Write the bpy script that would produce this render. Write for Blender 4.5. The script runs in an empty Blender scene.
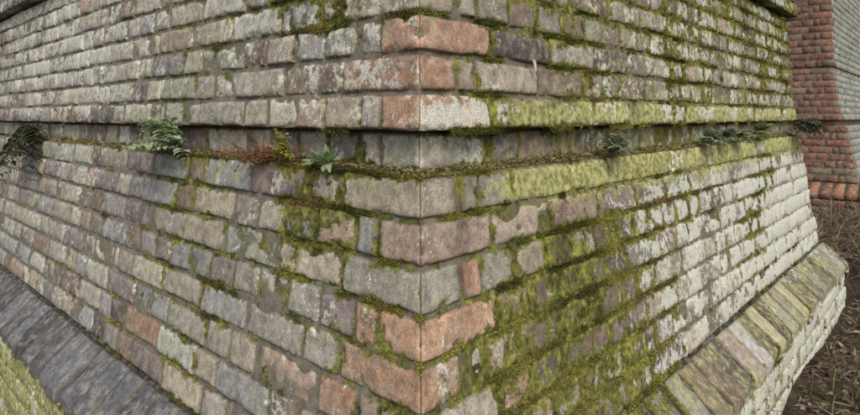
import bpy, math, numpy as np
from mathutils import Vector
rng=np.random.default_rng(7)
HZ=1.15
# ---------------------------------------------------------------- noise
def _h(ix,iy,iz,seed):
    h=(ix*374761393+iy*668265263+iz*2147483647+seed*974711)&0xFFFFFFFF
    h=((h^(h>>13))*1274126177)&0xFFFFFFFF
    h=((h^(h>>16))*2246822519)&0xFFFFFFFF
    return ((h^(h>>15))&0xFFFFFF)/float(0xFFFFFF)
def vnoise(P,sc,seed=0):
    Q=P*sc+1000.0
    I=np.floor(Q).astype(np.int64); F=Q-I; F=F*F*(3-2*F)
    x,y,z=I[:,0],I[:,1],I[:,2]; fx,fy,fz=F[:,0],F[:,1],F[:,2]
    r=0
    for a in (0,1):
        for b in (0,1):
            for c in (0,1):
                w=(fx if a else 1-fx)*(fy if b else 1-fy)*(fz if c else 1-fz)
                r=r+w*_h(x+a,y+b,z+c,seed)
    return r*2-1
def fbm(P,sc,o=3,seed=0):
    r=0;a=1;t=0
    for i in range(o):
        r=r+a*vnoise(P,sc*2**i,seed+i*7); t+=a; a*=.55
    return r/t
def gs(x,c,w): return np.exp(-((x-c)/w)**2)
def ss(a,b,x):
    t=np.clip((x-a)/(b-a),0,1); return t*t*(3-2*t)
# ---------------------------------------------------------------- frames
dR=np.array([.679,.734]); dR/=np.linalg.norm(dR)
nR=np.array([dR[1],-dR[0]]); dL=-nR; nL=-dR
C0=np.array([-.018,1.03])
class Frame:
    def __init__(s,o,d,n,side): s.o=o;s.d=d;s.n=n;s.side=side
    def w(s,S,O,Z):
        return np.stack([s.o[0]+S*s.d[0]+O*s.n[0], s.o[1]+S*s.d[1]+O*s.n[1], Z+HZ],-1)
FL=Frame(C0,dL,nL,'L'); FR=Frame(C0,dR,nR,'R')
C1=C0+7.1*dR-.3*nR
GL=Frame(C1,dL,nL,'l'); GR=Frame(C1,dR,nR,'r')
class Prof:
    def __init__(s,pts):
        s.p=np.array(pts,float); d=np.diff(s.p,axis=0); s.l=np.hypot(d[:,0],d[:,1])
        s.t=np.concatenate([[0],np.cumsum(s.l)]); s.d=d/s.l[:,None]; s.L=s.t[-1]
    def __call__(s,t):
        tc=np.clip(t,0,s.L)
        o=np.interp(tc,s.t,s.p[:,0]); z=np.interp(tc,s.t,s.p[:,1])
        i=np.clip(np.searchsorted(s.t,tc,side='right')-1,0,len(s.l)-1)
        no=s.d[i,1].copy(); nz=-s.d[i,0].copy()
        for k in range(1,len(s.l)):
            w=np.clip((tc-s.t[k])/.012,-1,1)*.5+.5
            m=np.abs(tc-s.t[k])<.012
            a=s.d[k-1];b=s.d[k]
            no=np.where(m,a[1]*(1-w)+b[1]*w,no); nz=np.where(m,-a[0]*(1-w)-b[0]*w,nz)
        return o,z,no,nz
# ---------------------------------------------------------------- weathering regions (where growth sits on the wall)
def weights(side,s,z,P):
    n=fbm(P,3.0,2,11); n2=fbm(P,8.0,2,23)
    if side=='L':
        up=ss(-.05,.05,z)
        st=vnoise(np.stack([s*22,z*3,0*s],-1),1.,57)
        m=.20+.55*gs(s,.32,.34)*ss(.08,.28,z)+.20*gs(s,.35,.5)*(1-up)-.10*ss(1,2,s)
        m=m+.75*gs(s,.29,.13)*gs(z,-.19,.12)+.15*gs(z,-.11,.02)+.28*st*gs(s,.3,.4)
        l=.28+.18*up+.12*ss(.8,2,s)
        a=.18+.15*gs(z,-.115,.05)+.12*gs(s,.5,.6)
        below=ss(-.86,-.88,z); cop=ss(-.72,-.74,z)*(1-below)
        m=m*(1-cop*.8); l=l*(1-cop*.8); a=a*(1-cop)
        a=a+below*1.5; m=m+below*.18
    elif side=='R':
        up=ss(-.05,.05,z)
        st=vnoise(np.stack([s*13,z*2.2,0*s],-1),1.,55)
        m=.45+.28*gs(s,.42,.35)*(1-up)+.10*up*ss(.05,.3,z)*ss(.1,.4,s)-.14*ss(1.0,2.0,s)*(1-up)-.4*gs(s,-.05,.15)
        m=m-.34*gs(z,-.15,.045)*ss(.2,.5,s)-.15*gs(z,.005,.035)*ss(.2,.5,s)+.20*n+.16*st
        l=.24+.48*ss(.5,1.1,s)*(1-up)*ss(-.17,-.26,z)+.24*ss(.5,1.2,s)*up+.7*gs(s,.08,.17)*gs(z,0,.045)
        l=l+.28*ss(1.4,2.4,s)*(1-up)*ss(-.17,-.3,z)+.30*n+.26*st
        a=.22+.95*ss(.12,.35,s)*gs(z,-.15,.045)+.70*ss(.15,.4,s)*gs(z,.005,.04)+.16*ss(.2,1.0,s)*(1-up)+.20*ss(.2,1.0,s)*up
        below=ss(-.86,-.88,z); cop=ss(-.72,-.74,z)*(1-below)
        l=l*(1-cop*.7)*(1-below*.2)+below*.18; a=a+cop*.12+below*.45; m=m+.02*below-.02*cop
    elif side=='l':
        m=.05+0*s; l=.05+0*s; a=.05+.3*ss(0,-.8,z)
    else:
        m=.05+0*s; l=.35+0*s; a=.25+0*s
    m=m+.30*n+.16*n2; l=l+.20*n2-.1*n; a=a*(1+.4*n2)
    return np.clip(m,0,1),np.clip(l,0,1),np.clip(a,0,1)
def damp(side,s,z):
    """dark run-off staining below the ledges"""
    if side not in 'LR': return np.ones_like(s)
    st=vnoise(np.stack([s*9,z*1.2,0*s],-1),1.,91)*.6+vnoise(np.stack([s*24,z*2.5,0*s],-1),1.,93)*.4
    k=(.55 if side=='R' else .25)*ss(-.55,-.15,z)*ss(-.05,-.12,z)+(.45 if side=='R' else .22)*ss(.0,.4,z)
    return 1-k*ss(-.05,.45,st)
def brick_col(side,s,z,r,quoin=False):
    def pick(ws,cs):
        ws=np.array(ws)/sum(ws); return np.array(cs[r.choice(len(ws),p=ws)])
    grey=(.35,.325,.26); blue=(.31,.30,.28); purp=(.24,.19,.18); tan=(.40,.345,.255); oran=(.40,.245,.155); brn=(.225,.17,.125); drk=(.13,.11,.095); red=(.29,.14,.09); lgt=(.47,.44,.36); pink=(.40,.295,.225)
    cs=[grey,blue,purp,tan,oran,brn,drk,red,lgt,pink]
    if quoin:
        if z<-.1: c=pick([.8,0,0,1,6,.3,0,.8,0,2.5],cs)
        elif z<.07 and z>0: c=np.array(oran)
        elif z<0: c=np.array(lgt)
        else: c=pick([3,0,0,4,.8,.3,0,0,1.5,3],cs)
    elif side=='L':
        if z<-.85: c=pick([2,0,0,2,0,2,0,0,0,0],cs)
        elif z<-.74: c=np.array((.105,.105,.110))*r.uniform(.5,1.6)
        elif z>.56: c=pick([.5,.5,5,0,0,2,2,3.5,0,1],cs)*.6
        elif 0>z>-.1: c=pick([3,1,1,5,0,2,.3,0,2,1],cs)
        elif s<.25: c=pick([3,.3,.4,3,2.5 if z<-.3 else .4,1,0,.3 if z<-.3 else 0,.6,1.5],cs)
        elif s<.7: c=pick([6,1.5,1.0,4,.2,1.2,.1,0,1.2,.7],cs)
        elif s>1.5 and -.05<z<.06: c=pick([.5,.5,5,.5,.3,2,1,3,0,1],cs)*.8
        elif z<-.03: c=pick([6,3.5,1.8,3,.05,1.2,.3,0,1.3,.7],cs)
        else: c=pick([7,2.5,.6,4,.05,.5,.1,.03,2.8,1.6 if s>1.2 else .5],cs)
    elif side=='R':
        if z<-.85: c=pick([2,1,.6,2,0,3,2,0,0,0],cs)
        elif z<-.74: c=pick([1,1,.6,1,0,2,2,0,0,0],cs)*r.uniform(.5,1.2)
        elif s<.22: c=pick([2,.5,.4,2,3 if z<-.3 else .6,2,0,.4 if z<-.3 else 0,.3,2],cs)
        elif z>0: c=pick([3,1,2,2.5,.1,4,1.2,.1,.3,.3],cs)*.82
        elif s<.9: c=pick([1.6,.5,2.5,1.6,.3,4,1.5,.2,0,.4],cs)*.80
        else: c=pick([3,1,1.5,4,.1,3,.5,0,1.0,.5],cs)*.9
    elif side=='l': c=np.array((.26,.105,.07))*r.uniform(.75,1.15) if r.random()<.85 else np.array(brn)
    else: c=np.array((.36,.38,.33))
    return c*(1+r.normal(0,.11))*(1+r.normal(0,.02,3))
# ---------------------------------------------------------------- brick accumulator
class Acc:
    def __init__(s): s.v=[];s.f=[];s.a=[];s.c=[];s.n=0
def grid_faces(nu,nv,flip):
    i=np.arange(nu*nv).reshape(nu,nv)
    f=np.stack([i[:-1,:-1],i[1:,:-1],i[1:,1:],i[:-1,1:]],-1).reshape(-1,4)
    return f[:,::-1] if flip else f
def put_brick(acc,F,prof,s0,s1,t0,t1,arris,rr,col,skirt=.02,spall=0.,off=0.,soft=1.,D=.0085):
    r=(.0030+.0036*rr)*soft
    tm=(t0+t1)/2; om,zm,_,_=prof(np.array([tm])); om=om[0];zm=zm[0]
    sb=-om if arris else s0
    W=s1-sb; H=t1-t0
    c=F.w(np.array([(sb+s1)/2]),np.array([om]),np.array([zm]))[0]
    dist=max(.8,math.hypot(c[0],c[1]))
    if zm>.75: dist*=2.5
    k=690/dist
    nu=int(np.clip(W*k/4.2,1,34)); nv=int(np.clip(H*k/4.2,1,14 if H<.1 else 26))
    if k>150: bev=[0,.3*r,r]
    else: bev=[0,r*.7]
    def ax(L,n,sk0):
        m=np.linspace(bev[-1],L-bev[-1],n+1)[1:-1] if n>1 else np.array([])
        a=np.concatenate([bev,m,[L-b for b in bev[::-1]]])
        ring=np.zeros(len(a)+2); ring[0]=1; ring[-1]=1
        a=np.concatenate([[a[0]],a,[a[-1]]])
        if not sk0: a=a[1:]; ring=ring[1:]
        return a,ring
    U,ru=ax(W,nu,not arris); V,rv=ax(H,nv,True)
    UU,VV=np.meshgrid(U,V,indexing='ij'); RG=np.maximum(ru[:,None],rv[None,:])
    nu_,nv_=UU.shape; u=UU.ravel();v=VV.ravel();rg=RG.ravel()
    o,z,no,nz=prof(t0+v)
    s_=( -o*(1-u/W)+s1*(u/W)) if arris else s0+u
    P=F.w(s_,o,z)
    dv_=np.minimum(v,H-v)
    dd=np.minimum(W-u,dv_) if arris else np.minimum(np.minimum(u,W-u),dv_)
    d=np.minimum(u,dd).copy()
    hi=k>150
    if hi:
        nch=fbm(P,40,2,3); d=d-np.clip(nch*.026-.005,0,.02)
    q=1-np.clip(d/r,0,1)
    h=-D*(1-np.sqrt(np.clip(1-q*q,0,1)))+off
    if hi: h=h+fbm(P,15,2,5)*.0018+vnoise(P,75,9)*.0008
    if spall>0 and hi: h=h-spall*np.clip(fbm(P,24,2,31)*1.6+.35,0,1)
    if not arris:
        tl=rng.normal(0,.0012,2); h=h+tl[0]*(u/W-.5)*2*min(1,W/.1)+tl[1]*(v/H-.5)*2
        if hi: s_=s_+vnoise(P,24,41)*.0032
    h=h-rg*skirt
    o2=o+no*h; z2=z+nz*h
    if hi: z2=z2+vnoise(P,22,77)*.0026*(1-rg)
    if arris: s_=-o2*(1-u/W)+s1*(u/W)
    V3=F.w(s_,o2,z2)
    m,l,a=weights(F.side,np.maximum(s_,-.1),z,P)
    e=np.clip(dd/.018,0,1)
    dk=damp(F.side,s_,z)[:,None] if hi else 1.
    acc.v.append(V3); acc.a.append(np.stack([e,m,l,a],-1))
    cc=np.ones((len(u),4)); cc[:,:3]=col*dk; acc.c.append(cc)
    acc.f.append(grid_faces(nu_,nv_,F.side in 'Ll')+acc.n); acc.n+=len(u)
def course(acc,F,prof,t0,t1,L,par,seed,mode='bond',jt=.011,skirt=.02,arr_off=0.,soft=1.,D=.0085):
    r=np.random.default_rng(seed*2+(1 if F.side in 'Rr' else 0)); rs=np.random.default_rng(seed+999)
    rr=rs.random(); spo=rs.normal(0,.0015)+arr_off
    om,zm,_,_=prof(np.array([(t0+t1)/2])); om=om[0]; zm=zm[0]
    hd=(par==0) if F.side in 'Ll' else (par==1)
    if mode=='head': hd=True
    s=-om; first=True; shared=brick_col('L' if F.side in 'LR' else 'l',.0,zm,rs,F.side in 'LR' and mode!='head')
    i=0
    while s<L+om*.9:
        if mode=='head': w=.1015
        elif first: w=.104 if hd else .216
        elif hd and i==1 and mode=='bond': w=.052
        elif hd: w=.104 if r.random()>.22 else .216
        else: w=.216 if r.random()>.35 else .104
        w*=1+r.normal(0,.03)
        g=jt*(1+r.normal(0,.25))
        s1=min(s+w,L+om)
        if s1-s<.03: break
        c=shared if first else brick_col(F.side,s,zm,r)
        j=.0012
        put_brick(acc,F,prof,s,s1,t0+jt/2+(0 if first else r.normal(0,j)),t1-jt/2+(0 if first else r.normal(0,j)),first,rr if first else r.random(),c,
            skirt=skirt,spall=(.009 if (r.random()<.20 and not first and mode!='head') else 0),off=(spo if first else r.normal(0,.0018 if mode!='head' else .003)+arr_off),soft=soft,D=D)
        s=s+w+g; first=False; i+=1
def mortar(acc,F,pts,L,col,inset=.0065):
    (o0,z0),(o1,z1)=pts[0],pts[-1]
    P=[(o0-.09,z0+.005)]+[(o-inset,z) for o,z in [(o0,z0+.005)]+list(pts[1:-1])+[(o1,z1-.005)]]+[(o1-.09,z1-.005)]
    pr=Prof(P); far=F.side in 'lr'
    ts=np.unique(np.concatenate([np.arange(0,pr.L,.10 if far else .007 if pr.L<1 else .03),pr.t]))
    S=[0.];
    while S[-1]<1: S.append(min(1,S[-1]+(.03 if far else .0022+.006*S[-1])))
    S=np.array(S)
    SS,TT=np.meshgrid(S,ts,indexing='ij'); sh=SS.shape; q=SS.ravel(); t=TT.ravel()
    o,z,no,nz=pr(t)
    P0=F.w(-o*(1-q)+(L+o)*q,o,z)
    h=0 if far else fbm(P0,60,2,51)*.0024+fbm(P0,12,2,53)*.0036
    o2=o+no*h; z2=z+nz*h
    V3=F.w(-o2*(1-q)+(L+o2)*q,o2,z2)
    m,l,a=weights(F.side,np.maximum((L)*q,-.1),z,P0)
    if inset>.01: m=m*.5; a=a*.3
    acc.v.append(V3); acc.a.append(np.stack([np.zeros_like(q)+.20,np.minimum(1,m+.08),l*.6,a*.7],-1))
    acc.c.append(np.tile(np.append(np.array(col),1.),(len(q),1)))
    acc.f.append(grid_faces(*sh,F.side in 'Ll')+acc.n); acc.n+=len(q)
def make(name,v,f,mat,col=None,att=None,parent=None,smooth=True):
    me=bpy.data.meshes.new(name)
    v=np.ascontiguousarray(v,dtype=np.float32); k=f.shape[1]; nf=len(f)
    me.vertices.add(len(v)); me.vertices.foreach_set('co',v.ravel())
    me.loops.add(nf*k); me.polygons.add(nf)
    me.loops.foreach_set('vertex_index',np.ascontiguousarray(f,dtype=np.int32).ravel())
    me.polygons.foreach_set('loop_start',np.arange(0,nf*k,k,dtype=np.int32))
    me.polygons.foreach_set('use_smooth',np.full(nf,smooth))
    me.update(calc_edges=True); me.validate()
    if col is not None:
        a=me.attributes.new('Col','FLOAT_COLOR','POINT'); a.data.foreach_set('color',np.ascontiguousarray(col,dtype=np.float32).ravel())
    if att is not None:
        a=me.attributes.new('Wts','FLOAT_COLOR','POINT'); a.data.foreach_set('color',np.ascontiguousarray(att,dtype=np.float32).ravel())
    me.materials.append(mat)
    ob=bpy.data.objects.new(name,me); bpy.context.collection.objects.link(ob)
    if parent: ob.parent=parent
    return ob
def flush(acc,name,mat,parent):
    return make(name,np.concatenate(acc.v),np.concatenate(acc.f),mat,np.concatenate(acc.c),np.concatenate(acc.a),parent)
# ---------------------------------------------------------------- materials
class NT:
    def __init__(s,name,rough=.9,spec=.25):
        s.m=bpy.data.materials.new(name); s.m.use_nodes=True; s.t=s.m.node_tree; s.b=s.t.nodes['Principled BSDF']
        s.b.inputs['Roughness'].default_value=rough; s.b.inputs['Specular IOR Level'].default_value=spec
        s.tc=s.t.nodes.new('ShaderNodeTexCoord')
    def n(s,ty): return s.t.nodes.new(ty)
    def put(s,i,v):
        if isinstance(v,bpy.types.NodeSocket): s.t.links.new(v,i)
        else: i.default_value=v
    def noise(s,sc,det=4,rough=.6,off=0):
        k=s.n('ShaderNodeTexNoise'); k.inputs['Scale'].default_value=sc; k.inputs['Detail'].default_value=det; k.inputs['Roughness'].default_value=rough
        mp=s.n('ShaderNodeMapping'); mp.inputs['Location'].default_value=(off,off*1.3,off*.7)
        s.t.links.new(s.tc.outputs['Object'],mp.inputs[0]); s.t.links.new(mp.outputs[0],k.inputs['Vector']); return k.outputs[0]
    def vor(s,sc,feat='F1'):
        k=s.n('ShaderNodeTexVoronoi'); k.feature=feat; k.inputs['Scale'].default_value=sc
        s.t.links.new(s.tc.outputs['Object'],k.inputs['Vector']); return k.outputs['Distance']
    def mth(s,op,a,b=0.,c=0.):
        k=s.n('ShaderNodeMath'); k.operation=op; s.put(k.inputs[0],a); s.put(k.inputs[1],b)
        if op=='MULTIPLY_ADD': s.put(k.inputs[2],c)
        return k.outputs[0]
    def sst(s,v,a,b,o0=0.,o1=1.):
        k=s.n('ShaderNodeMapRange'); k.interpolation_type='SMOOTHSTEP'; s.put(k.inputs[0],v)
        for i,x in zip((1,2,3,4),(a,b,o0,o1)): k.inputs[i].default_value=x
        return k.outputs[0]
    def mix(s,f,a,b,bl='MIX'):
        k=s.n('ShaderNodeMix'); k.data_type='RGBA'; k.blend_type=bl; s.put(k.inputs[0],f)
        for i,x in ((6,a),(7,b)):
            s.put(k.inputs[i],x if isinstance(x,bpy.types.NodeSocket) else (*x,1)[:4])
        return k.outputs[2]
    def attr(s,nm): k=s.n('ShaderNodeAttribute'); k.attribute_name=nm; return k
    def ramp(s,v,st):
        k=s.n('ShaderNodeValToRGB'); s.put(k.inputs[0],v); e=k.color_ramp.elements
        e[0].position,e[0].color=st[0][0],(*st[0][1],1); e[1].position,e[1].color=st[-1][0],(*st[-1][1],1)
        for p,c in st[1:-1]: x=e.new(p); x.color=(*c,1)
        return k.outputs[0]
    def bump(s,h,st,dist,prev=None):
        k=s.n('ShaderNodeBump'); k.inputs['Strength'].default_value=st; k.inputs['Distance'].default_value=dist; s.put(k.inputs['Height'],h)
        if prev: s.t.links.new(prev,k.inputs['Normal'])
        return k.outputs[0]
def brick_material():
    g=NT('weathered_brick',.92,.2)
    C=g.attr('Col').outputs['Color']; W=g.attr('Wts'); sp=g.n('ShaderNodeSeparateColor'); g.t.links.new(W.outputs['Color'],sp.inputs[0])
    e,m,l=sp.outputs[0],sp.outputs[1],sp.outputs[2]; a=W.outputs['Alpha']
    n1=g.noise(42,3,.65); n2=g.noise(250,1,.7,3); n4=g.noise(16,5,.70,8); n5=g.noise(60,2,.7,11); n6=g.noise(28,4,.74,19)
    v=g.sst(n1,.25,.75,.68,1.32)
    grey=g.mix(.6,C,(.36,.33,.27))
    base=g.mix(g.sst(n6,.46,.60,0,.75),C,grey)
    k=g.n('ShaderNodeVectorMath'); k.operation='SCALE'; g.t.links.new(base,k.inputs[0]); g.put(k.inputs['Scale'],g.mth('MULTIPLY',v,g.sst(n2,.3,.7,.80,1.20)))
    base=k.outputs[0]
    base=g.mix(g.sst(n4,.52,.66,0,.45),base,(.14,.12,.09))
    pits=g.sst(g.vor(150),.10,.24,.8,0.); base=g.mix(g.mth('MULTIPLY',pits,g.sst(n5,.47,.6)),base,(.05,.04,.035))
    base=g.mix(g.sst(e,0.,.40,.5,0.),base,(.09,.08,.055))
    am=g.sst(g.mth('MULTIPLY_ADD',a,.60,g.mth('MULTIPLY',n6,.8)),.55,.92); alg=g.mix(g.sst(n5,.33,.62),(.18,.185,.055),(.50,.50,.19))
    base=g.mix(g.mth('MULTIPLY',am,.85),base,alg)
    lm=g.mth('ADD',g.mth('MULTIPLY',l,.42),g.mth('MULTIPLY_ADD',n4,.5,g.mth('MULTIPLY',n5,.5))); lm=g.sst(lm,.69,.79)
    base=g.mix(g.mth('MULTIPLY',lm,.85),base,g.mix(g.sst(n2,.3,.7),(.44,.44,.36),(.80,.79,.69)))
    sp2=g.sst(g.vor(80),.30,.16); sp2=g.mth('MULTIPLY',sp2,g.sst(g.mth('ADD',g.mth('MULTIPLY',l,.4),n4),.62,.72))
    base=g.mix(g.mth('MULTIPLY',sp2,.6),base,(.64,.64,.55))
    mv=g.mth('ADD',g.mth('MULTIPLY',m,.56),g.mth('MULTIPLY',g.mth('SUBTRACT',1.,e),.22)); mv=g.mth('ADD',mv,n6)
    mm=g.sst(mv,.88,.99)
    mc=g.ramp(g.mth('ADD',g.mth('MULTIPLY',n5,.5),g.mth('MULTIPLY',n4,.5)),[(.32,(.028,.028,.013)),(.42,(.065,.068,.020)),(.53,(.16,.16,.036)),(.64,(.34,.32,.08)),(.76,(.20,.14,.06))])
    base=g.mix(mm,base,mc)
    g.t.links.new(base,g.b.inputs['Base Color'])
    hh=g.mth('MULTIPLY_ADD',n1,.6,g.mth('MULTIPLY',n2,.24))
    g.t.links.new(g.bump(hh,.75,.004),g.b.inputs['Normal'])
    return g.m
def col_material(name,rough=.8,spec=.2,trans=0.):
    g=NT(name,rough,spec); C=g.attr('Col').outputs['Color']
    g.t.links.new(C,g.b.inputs['Base Color'])
    if trans:
        tr=g.n('ShaderNodeBsdfTranslucent'); g.t.links.new(C,tr.inputs[0]); ms=g.n('ShaderNodeMixShader'); ms.inputs[0].default_value=trans
        g.t.links.new(g.b.outputs[0],ms.inputs[1]); g.t.links.new(tr.outputs[0],ms.inputs[2]); g.t.links.new(ms.outputs[0],g.t.nodes['Material Output'].inputs[0])
    return g.m
BR=brick_material()
# ---------------------------------------------------------------- piers
def empty(n):
    e=bpy.data.objects.new(n,None); bpy.context.collection.objects.link(e); return e
def build_pier(root,frames,Ls,far=False):
    zt=3.2
    secs=[('plinth_wall',[(.205,-1.45),(.205,-.90)],7,'bond'),
          ('plinth_coping',[(.222,-.885),(.222,-.838),(.097,-.728)],1,'head'),
          ('lower_wall',[(.097,-.728),(.010,-.108)],8,'bond'),
          ('recessed_course',[(-.040,-.108),(-.040,-.030)],1,'bond'),
          ('upper_wall',[(0,-.030),(-.040,.558)],8,'bond'),
          ('oversailing_wall',[(.004,.565),(-.17,zt)],35,'bond')]
    if far:
        secs=[('plinth_wall',[(.36,-1.45),(.36,-.90)],7,'bond'),('plinth_coping',[(.37,-.895),(.37,-.838),(.17,-.728)],1,'head'),
          ('lower_wall',[(.17,-.728),(.04,-.108)],8,'bond'),('upper_wall',[(0,-.05),(-.11,.558)],8,'bond'),('oversailing_wall',[(-.09,.565),(-.3,zt+2)],58,'bond')]
    sd=1 if not far else 500
    for nm,pts,nc,mode in secs:
        acc=Acc(); pr=Prof(pts); hd=mode=='head'
        for F,L in zip(frames,Ls):
            for i in range(nc):
                t0=pr.L*i/nc; t1=pr.L*(i+1)/nc
                sk=.05 if (i in(0,nc-1)) else .02
                course(acc,F,pr,t0,t1,L,i%2,sd+i*31,mode,jt=.013 if hd else .0092,skirt=sk,soft=.9 if hd else 1.,D=.012 if hd else .0080 if not far else .005)
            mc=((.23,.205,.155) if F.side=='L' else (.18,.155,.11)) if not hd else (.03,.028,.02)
            if far: mc=(.16,.11,.085) if F.side=='l' else (.22,.22,.19)
            mortar(acc,F,pts,L,mc,inset=.015 if hd else .0060 if not far else .004)
        sd+=1777
        flush(acc,nm,BR,root)
    o=frames[0]
    pts=[]
    for z,oo in ((-1.5,.10),(-.8,.0),(-.2,-.06),(zt-.02 if not far else zt+1.98,-.26 if not far else -.4)):
        A=o.o-oo*dR+oo*nR; B=o.o+(Ls[1]+oo)*dR+oo*nR; Cc=o.o+(Ls[1]+oo)*dR+(Ls[0]+oo)*dL; Dd=o.o-oo*dR+(Ls[0]+oo)*dL
        for p in (A,B,Cc,Dd): pts.append((p[0],p[1],z+HZ))
    f=[]
    for k in range(3):
        for j in range(4): f.append((k*4+j,k*4+(j+1)%4,k*4+4+(j+1)%4,k*4+4+j))
    f.append((12,13,14,15)); f.append((3,2,1,0))
    n=len(pts); make('core',np.array(pts),np.array(f),BR,np.tile([.24,.15,.1,1],(n,1)),np.tile([.8,.25,.2,.2],(n,1)),root,False)
pier=empty('brick_bridge_pier'); build_pier(pier,(FL,FR),(5.2,3.13))
pier2=empty('red_brick_bridge_pier'); build_pier(pier2,(GL,GR),(5.2,3.1),True)
# ---------------------------------------------------------------- ground
def gz(x,y): return -1.19+np.clip(.045*x,-.15,.12)+.02*np.sin(x*1.7+y)*np.cos(y*1.3)
a=np.linspace(-1,1,260); ax=np.sign(a)*(np.abs(a)**3.2)*90+a*5
X,Y=np.meshgrid(ax+1,ax+3,indexing='ij'); P=np.stack([X.ravel(),Y.ravel(),0*X.ravel()],-1)
zz=gz(P[:,0],P[:,1])+fbm(P,2.5,3,61)*.04+fbm(P,14,2,63)*.012
P[:,2]=zz+HZ
g=NT('soil',.95,.1)
c=g.ramp(g.noise(18,6,.7),[(.3,(.035,.027,.02)),(.5,(.08,.06,.042)),(.7,(.15,.115,.08))]); c=g.mix(g.sst(g.noise(3,4,.6,4),.5,.65,0,.5),c,(.06,.075,.02))
g.t.links.new(c,g.b.inputs['Base Color']); g.t.links.new(g.bump(g.noise(60,4,.8),1,.02),g.b.inputs['Normal'])
make('ground',P,grid_faces(260,260,False),g.m)
# ---------------------------------------------------------------- blades helper
def blades(base,dirv,length,width,bend,seg,col,sag=0.4):
    n=len(base); side=np.cross(dirv,rng.normal(size=(n,3))); side/=np.linalg.norm(side,axis=1)[:,None]+1e-9
    vs=[];
    for i in range(seg+1):
        t=i/seg; p=base+dirv*(length*t)[:,None]+bend*((length*t*t)*sag)[:,None]; w=width*(1-t*.92)*.5
        vs.append(p-side*w[:,None]); vs.append(p+side*w[:,None])
    V=np.stack(vs,1); k=2*(seg+1); idx=np.arange(n)[:,None]*k
    fs=[]
    for i in range(seg): fs.append(np.concatenate([idx+2*i,idx+2*i+1,idx+2*i+3,idx+2*i+2],1))
    return V.reshape(-1,3),np.concatenate(fs),np.repeat(np.concatenate([col,np.ones((n,1))],1),k,0)
# ---------------------------------------------------------------- moss (real tufts)
lowp=Prof([(.097,-.728),(.010,-.108)]); upp=Prof([(0,-.030),(-.040,.558)]); copp=Prof([(.222,-.885),(.222,-.838),(.097,-.728)])
def moss_points(F,N,L):
    s=(1/(1-rng.random(N)*(1-1/(1+L*.9)))-1)/.9
    kind=rng.random(N)
    O=np.zeros(N);Z=np.zeros(N); J=np.zeros(N)
    for pr,nc,sel in ((lowp,8,kind<.50),(upp,8,(kind>=.50)&(kind<.93)),(copp,1,kind>=.93)):
        n=sel.sum(); jo=rng.random(n); ci=rng.integers(0,nc+1,n)*pr.L/nc
        t=np.where(jo<.6,ci+rng.normal(0,.004,n),rng.random(n)*pr.L); t=np.clip(t,0,pr.L)
        o,z,no,nz=pr(t); O[sel]=o;Z[sel]=z; J[sel]=(jo<.6)
    S=s-O*(s<.01); P=F.w(S,O,Z)
    m,l,a=weights(F.side,s,Z,P)
    pa=fbm(P,9,3,71); pb=fbm(P,28,2,73)
    pr_=m*1.0+pa*.85+pb*.5+J*.28-.73
    keep=pr_>rng.random(N)*.25
    return P[keep],S[keep],O[keep],Z[keep],J[keep],pr_[keep]
def moss_cols(n,P,S,Z,side):
    g1=np.array([.050,.053,.019]);g2=np.array([.145,.15,.033]);g3=np.array([.37,.35,.085]);g4=np.array([.19,.12,.05])
    q=np.clip(fbm(P,6,2,81)*.9+.46+rng.normal(0,.18,n),0,1)[:,None]
    c=np.where(q<.5,g1+(g2-g1)*q*2,g2+(g3-g2)*(q-.5)*2)
    pb=fbm(P,5,2,85)+rng.normal(0,.2,n)
    if side=='L': pb=pb+.45*gs(S,.30,.12)*gs(Z,-.22,.1)+.35*gs(S,.25,.15)*ss(.25,.35,Z)
    br=(pb>.34)[:,None]
    return np.where(br,g4*(.7+.6*rng.random((n,1))),c)
mv=[];mf=[];mc=[];nn=0
for F,N,L in ((FL,36000,4.),(FR,40000,3.1)):
    P,S,O,Z,J,st=moss_points(F,N,L)
    nt=len(P); nb=11
    n3=np.array([F.n[0],F.n[1],0.])
    dist=np.hypot(P[:,0],P[:,1]); sc=.52+.22*dist
    tc=moss_cols(nt,P,S,Z,F.side)
    Pb=np.repeat(P,nb,0); scb=np.repeat(sc,nb); stb=np.repeat(np.clip(st,0,.7),nb)
    n=len(Pb)
    d3=np.array([F.d[0],F.d[1],0.])
    Pb=Pb+d3*(rng.normal(0,.007,n)*scb)[:,None]+np.array([0,0,1.])*(rng.normal(0,.004,n)*scb)[:,None]+n3*(-.004)
    dv=n3*(.45+.4*rng.random(n))[:,None]+rng.normal(0,.5,(n,3))+np.array([0,0,.2]); dv/=np.linalg.norm(dv,axis=1)[:,None]
    ln=(.0035+.0045*rng.random(n)+.004*stb)*scb
    cc=np.repeat(tc,nb,0)*(.6+.8*rng.random((n,1)))
    v,f,c=blades(Pb,dv,ln,(.0020+.001*rng.random(n))*scb,np.tile([0,0,-.6],(n,1)),1,cc)
    mv.append(v);mf.append(f+nn);mc.append(c);nn+=len(v)
MM=col_material('moss',.9,.1)
make('moss',np.concatenate(mv),np.concatenate(mf),MM,np.concatenate(mc))
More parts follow.
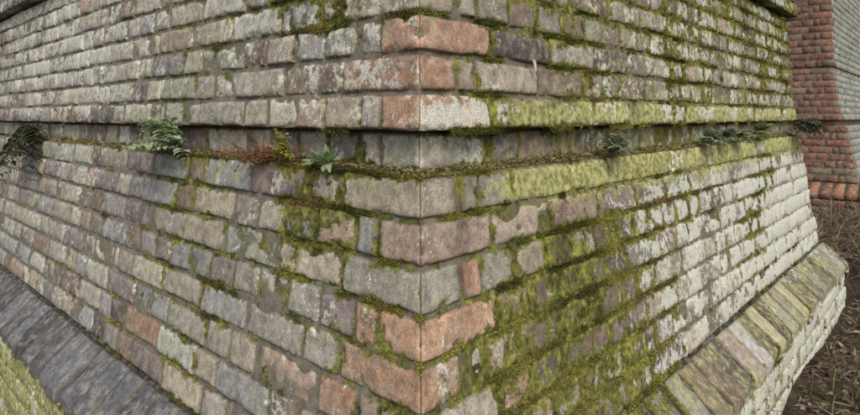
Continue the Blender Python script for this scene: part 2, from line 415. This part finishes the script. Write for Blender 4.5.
# ---------------------------------------------------------------- plants
def leaf_mesh(base,d,up,L,W,curl,tooth,col,seg=9):
    d=d/np.linalg.norm(d); side=np.cross(d,up); side/=np.linalg.norm(side)+1e-9; nrm=np.cross(side,d)
    V=[];F_=[];C=[]
    for i in range(seg+1):
        t=i/seg; p=base+d*L*t*(1-.15*t)+np.array([0,0,-1])*curl*L*t*t
        w=W*.5*(math.sin(math.pi*min(1,t*.93+.07)**1.25))*(1-tooth*(i%2))+.0006
        V+= [p-side*w+nrm*w*.35,p,p+side*w+nrm*w*.35]
        cc=col*(1.0-.15*t+.1*(i%2)); C+=[np.append(cc,1)]*3
    for i in range(seg):
        a=i*3; F_+=[(a,a+1,a+4,a+3),(a+1,a+2,a+5,a+4)]
    return np.array(V),np.array(F_),np.array(C)
LM=col_material('leaf',.6,.35,.3)
def merge(parts,name,mat):
    n=0;V=[];F_=[];C=[]
    for v,f,c in parts: V.append(v);F_.append(f+n);C.append(c);n+=len(v)
    return make(name,np.concatenate(V),np.concatenate(F_),mat,np.concatenate(C))
def axis_of(F,a): 
    v=np.array([F.n[0]*a,F.n[1]*a,1.]); return v/np.linalg.norm(v)
def rosette(name,F,s,o,z,R,n,W,col,lean=.8,tooth=.25,curl=.35,elev=(.1,1.0)):
    b=F.w(np.array([s]),np.array([o]),np.array([z]))[0]; ax_=axis_of(F,lean)
    t1=np.cross(ax_,[0,0,1.]); t1/=np.linalg.norm(t1); t2=np.cross(ax_,t1); parts=[]
    for i in range(n):
        a=i*2.4+rng.normal(0,.3); e=elev[0]+(elev[1]-elev[0])*i/n+rng.normal(0,.15)
        d=(t1*math.cos(a)+t2*math.sin(a))*math.cos(e)+ax_*math.sin(e)
        if np.dot(d[:2],F.n)<.0: d[:2]-=F.n*np.dot(d[:2],F.n)*1.3
        L=R*(1-.45*i/n)*(.6+.6*rng.random())
        dd=d/np.linalg.norm(d); pl=L*.3
        v,f,c=blades(np.array([b]),dd[None],np.array([pl*1.1]),np.array([.0022]),np.array([[0,0,0.]]),2,(np.array(col)*.8)[None])
        parts.append((v,f,c))
        parts.append(leaf_mesh(b+dd*pl,d,ax_+rng.normal(0,.25,3),L-pl,W*L,curl+rng.normal(0,.15),tooth,np.array(col)*(.65+.6*rng.random())))
    return merge(parts,name,LM)
def fern(name,F,s,o,z,R,n,col,lean=1.,droop=.8,nl=10,lw=.5,lf=.42):
    b=F.w(np.array([s]),np.array([o]),np.array([z]))[0]; parts=[]
    for i in range(n):
        a=rng.uniform(-1.4,1.4); d=np.array([F.n[0]*math.cos(a)+F.d[0]*math.sin(a),F.n[1]*math.cos(a)+F.d[1]*math.sin(a),rng.uniform(.1,1.4)*lean]); d/=np.linalg.norm(d)
        L=R*(.55+.55*rng.random()); cc=np.array(col)*(.65+.65*rng.random())
        sd=np.cross(d,[0,0,1.]); sd/=np.linalg.norm(sd)+1e-9
        prev=b
        for k in range(1,nl+1):
            t=k/nl; p=b+d*L*t+np.array([0,0,-1.])*droop*L*t*t
            dd=p-prev; dd/=np.linalg.norm(dd)+1e-9
            ll=L*lw*.55*math.sin(math.pi*(.12+.8*t))
            for sg in (-1,1):
                parts.append(leaf_mesh(p,sd*sg+dd*.6+rng.normal(0,.15,3),np.array([0,0,1.])+rng.normal(0,.2,3),ll,ll*lf,.25,0.,cc*(.85+.3*rng.random()),3))
            prev=p
        v,f,c=blades(np.array([b]),np.array([d]),np.array([L]),np.array([.0018]),np.array([[0,0,-1.]]),6,np.array([cc*.7]),droop)
        parts.append((v,f,c))
    return merge(parts,name,LM)
sage=(.34,.41,.23); ygreen=(.40,.42,.09); dkg=(.075,.08,.045)
fern('ragwort_plant',FL,1.0,.02,-.085,.130,30,sage,lean=1.5,droop=.25,nl=6,lw=.62,lf=.5)
fern('ragwort_plant',FL,.90,.025,-.09,.095,20,(.36,.42,.26),lean=1.1,droop=.35,nl=5,lw=.6,lf=.5)
rosette('hawkweed_plant',FL,.265,.005,-.098,.058,50,.26,(.30,.40,.19),lean=.2,tooth=.35,curl=.1,elev=(0,1.3))
fern('willowherb_seedling',FL,.405,.005,-.10,.088,18,ygreen,lean=2.6,droop=.08,nl=8,lw=.45,lf=.5)
fern('dead_fern_plant',FL,.50,.005,-.10,.085,16,(.24,.12,.06),lean=1.6,droop=.9,nl=8,lw=.35,lf=.35)
fern('fern_plant',FL,2.45,.01,-.05,.20,26,dkg,lean=.5,droop=1.5,nl=9)
fern('fern_plant',FR,.72,.015,-.10,.09,34,(.28,.33,.21),lean=1.4,droop=.15,nl=8,lf=.45)
fern('weed_plant',FR,1.50,.01,-.10,.10,24,(.24,.29,.16),lean=1.2,droop=.3,nl=6,lw=.6,lf=.5)
fern('weed_plant',FR,1.68,.01,-.10,.11,24,(.28,.32,.20),lean=1.2,droop=.25,nl=6,lw=.6,lf=.5)
fern('weed_plant',FR,1.86,.01,-.10,.10,20,(.24,.28,.15),lean=1.2,droop=.3,nl=6,lw=.6,lf=.5)
fern('fern_plant',FR,2.25,.0,-.08,.13,14,(.20,.24,.10),droop=.5)
fern('fern_plant',FR,3.0,.02,-.06,.20,26,dkg,lean=.9,droop=.7)
# dry stems in the recess
n=190; s=np.concatenate([rng.normal(.48,.05,150),rng.normal(.64,.05,40)]); b=FL.w(s,np.full(n,.0),np.full(n,-.10))
d=np.stack([rng.normal(0,.5,n)+FL.n[0]*.4,rng.normal(0,.3,n)+FL.n[1]*.4,.5+rng.random(n)],-1); d/=np.linalg.norm(d,axis=1)[:,None]
v,f,c=blades(b,d,.04+.06*rng.random(n),np.full(n,.0024),np.stack([rng.normal(0,1,n),rng.normal(0,.5,n),-rng.random(n)*1.5],-1),6,np.array([.27,.12,.07])*(.6+.8*rng.random((n,1))),.6)
make('dry_stems',v,f,LM,c)
# soil and debris lying on the ledge
SO=col_material('soil_debris',.95,.1)
n=11000; side=rng.random(n)<.5; s=(1/(1-rng.random(n)*.7)-1)/.75
oo=rng.uniform(-.040,.002,n)
b=np.where(side[:,None],FL.w(s,oo,-.108+rng.random(n)*.010*(oo<-.01)),FR.w(s,oo,-.108+rng.random(n)*.010*(oo<-.01)))
d=rng.normal(size=(n,3)); d[:,2]*=.3; d/=np.linalg.norm(d,axis=1)[:,None]
cc=np.array([.20,.15,.10])*(.4+1.2*rng.random((n,1))); 
gm=(rng.random(n)<.4)[:,None]; cc=np.where(gm,np.array([.22,.21,.05])*(.5+rng.random((n,1))),cc)
v,f,c=blades(b,d,(.003+.006*rng.random(n))*(1+s*.4),(.002+.003*rng.random(n))*(1+s*.4),rng.normal(size=(n,3))*[1,1,.2],2,cc)
make('ledge_soil_debris',v,f,SO,c)
b=FR.w(np.array([.37]),np.array([.006]),np.array([.10]))[0]
merge([leaf_mesh(b,np.array([-.25,-.3,.8]),np.array([FR.n[0],FR.n[1],.2]),.040,.012,.1,0.,np.array([.82,.82,.80]),8)],'feather',LM)
# ---------------------------------------------------------------- undergrowth by the plinth
def litter(name,N,segs,Lr,Wr,cols,up,smin,smax,omin,omax,sag):
    s=rng.uniform(smin,smax,N); o=omin+(omax-omin)*rng.random(N)**1.3
    b=FR.w(s,o,np.zeros(N)); P=b.copy(); P[:,2]=0
    b[:,2]=gz(b[:,0],b[:,1])+fbm(P,2.5,3,61)*.04+HZ+.005
    d=np.stack([rng.normal(0,1,N),rng.normal(0,1,N),np.abs(rng.normal(up,up*.6+.05,N))],-1); d/=np.linalg.norm(d,axis=1)[:,None]
    cs=np.array(cols)[rng.integers(0,len(cols),N)]*(.5+rng.random((N,1)))
    v,f,c=blades(b,d,rng.uniform(*Lr,N),rng.uniform(*Wr,N),np.stack([rng.normal(0,.5,N),rng.normal(0,.5,N),-np.ones(N)],-1),segs,cs,sag)
    return make(name,v,f,SO,c)
browns=[(.14,.10,.07),(.20,.155,.11),(.08,.06,.045),(.26,.21,.15)]
litter('dead_leaf_litter',30000,2,(.02,.05),(.010,.024),browns,.35,-1,7,.24,4,.3)
litter('dry_grass',14000,4,(.06,.22),(.002,.005),browns+[(.12,.15,.04)],1.,-1,7,.25,4,.6)
litter('bramble_stems',1500,9,(.3,.8),(.004,.008),[(.18,.11,.08),(.12,.09,.065),(.24,.19,.14)],1.4,0,7,.4,3.5,.8)
litter('dry_bracken',1800,8,(.3,1.0),(.004,.010),[(.20,.15,.10),(.14,.10,.07),(.26,.21,.15)],1.4,4.0,6.6,-.3,1.2,.7)
for i in range(14):
    s=rng.uniform(3.8,6.5); o=rng.uniform(.1,1.0)
    b=FR.w(np.array([s]),np.array([o]),np.array([0.]))[0]
    fern('weed_plant',FR,s,o,float(gz(b[0],b[1]))+.02,.24,14,(.10,.15,.04),lean=1.3,droop=.5)
# ---------------------------------------------------------------- light, world, camera
el,az=math.radians(43),math.radians(12)   # sun behind camera, to the right
sd=Vector((math.sin(az)*math.cos(el),-math.cos(az)*math.cos(el),math.sin(el)))
sun=bpy.data.lights.new('sun','SUN'); sun.energy=1.8; sun.angle=math.radians(24); sun.color=(1,.97,.92)
so=bpy.data.objects.new('sun',sun); so.rotation_euler=sd.to_track_quat('Z','Y').to_euler(); bpy.context.collection.objects.link(so)
w=bpy.data.worlds.new('World'); bpy.context.scene.world=w; w.use_nodes=True
sk=w.node_tree.nodes.new('ShaderNodeTexSky'); sk.sky_type='NISHITA'; sk.sun_disc=False; sk.sun_elevation=el; sk.sun_rotation=math.pi-az
sk.air_density=1.; sk.dust_density=3.
bg=w.node_tree.nodes['Background']; bg.inputs[1].default_value=.15; w.node_tree.links.new(sk.outputs[0],bg.inputs[0])
cam=bpy.data.cameras.new('camera'); cam.sensor_width=36; cam.lens=579/860*36; cam.shift_y=-.1064; cam.clip_end=500; cam.clip_start=.02
co=bpy.data.objects.new('camera',cam); co.location=(0,0,HZ); co.rotation_euler=(math.radians(90),0,0); bpy.context.collection.objects.link(co)
sc=bpy.context.scene; sc.camera=co
sc.view_settings.view_transform='Standard'; sc.view_settings.look='None'; sc.view_settings.exposure=0
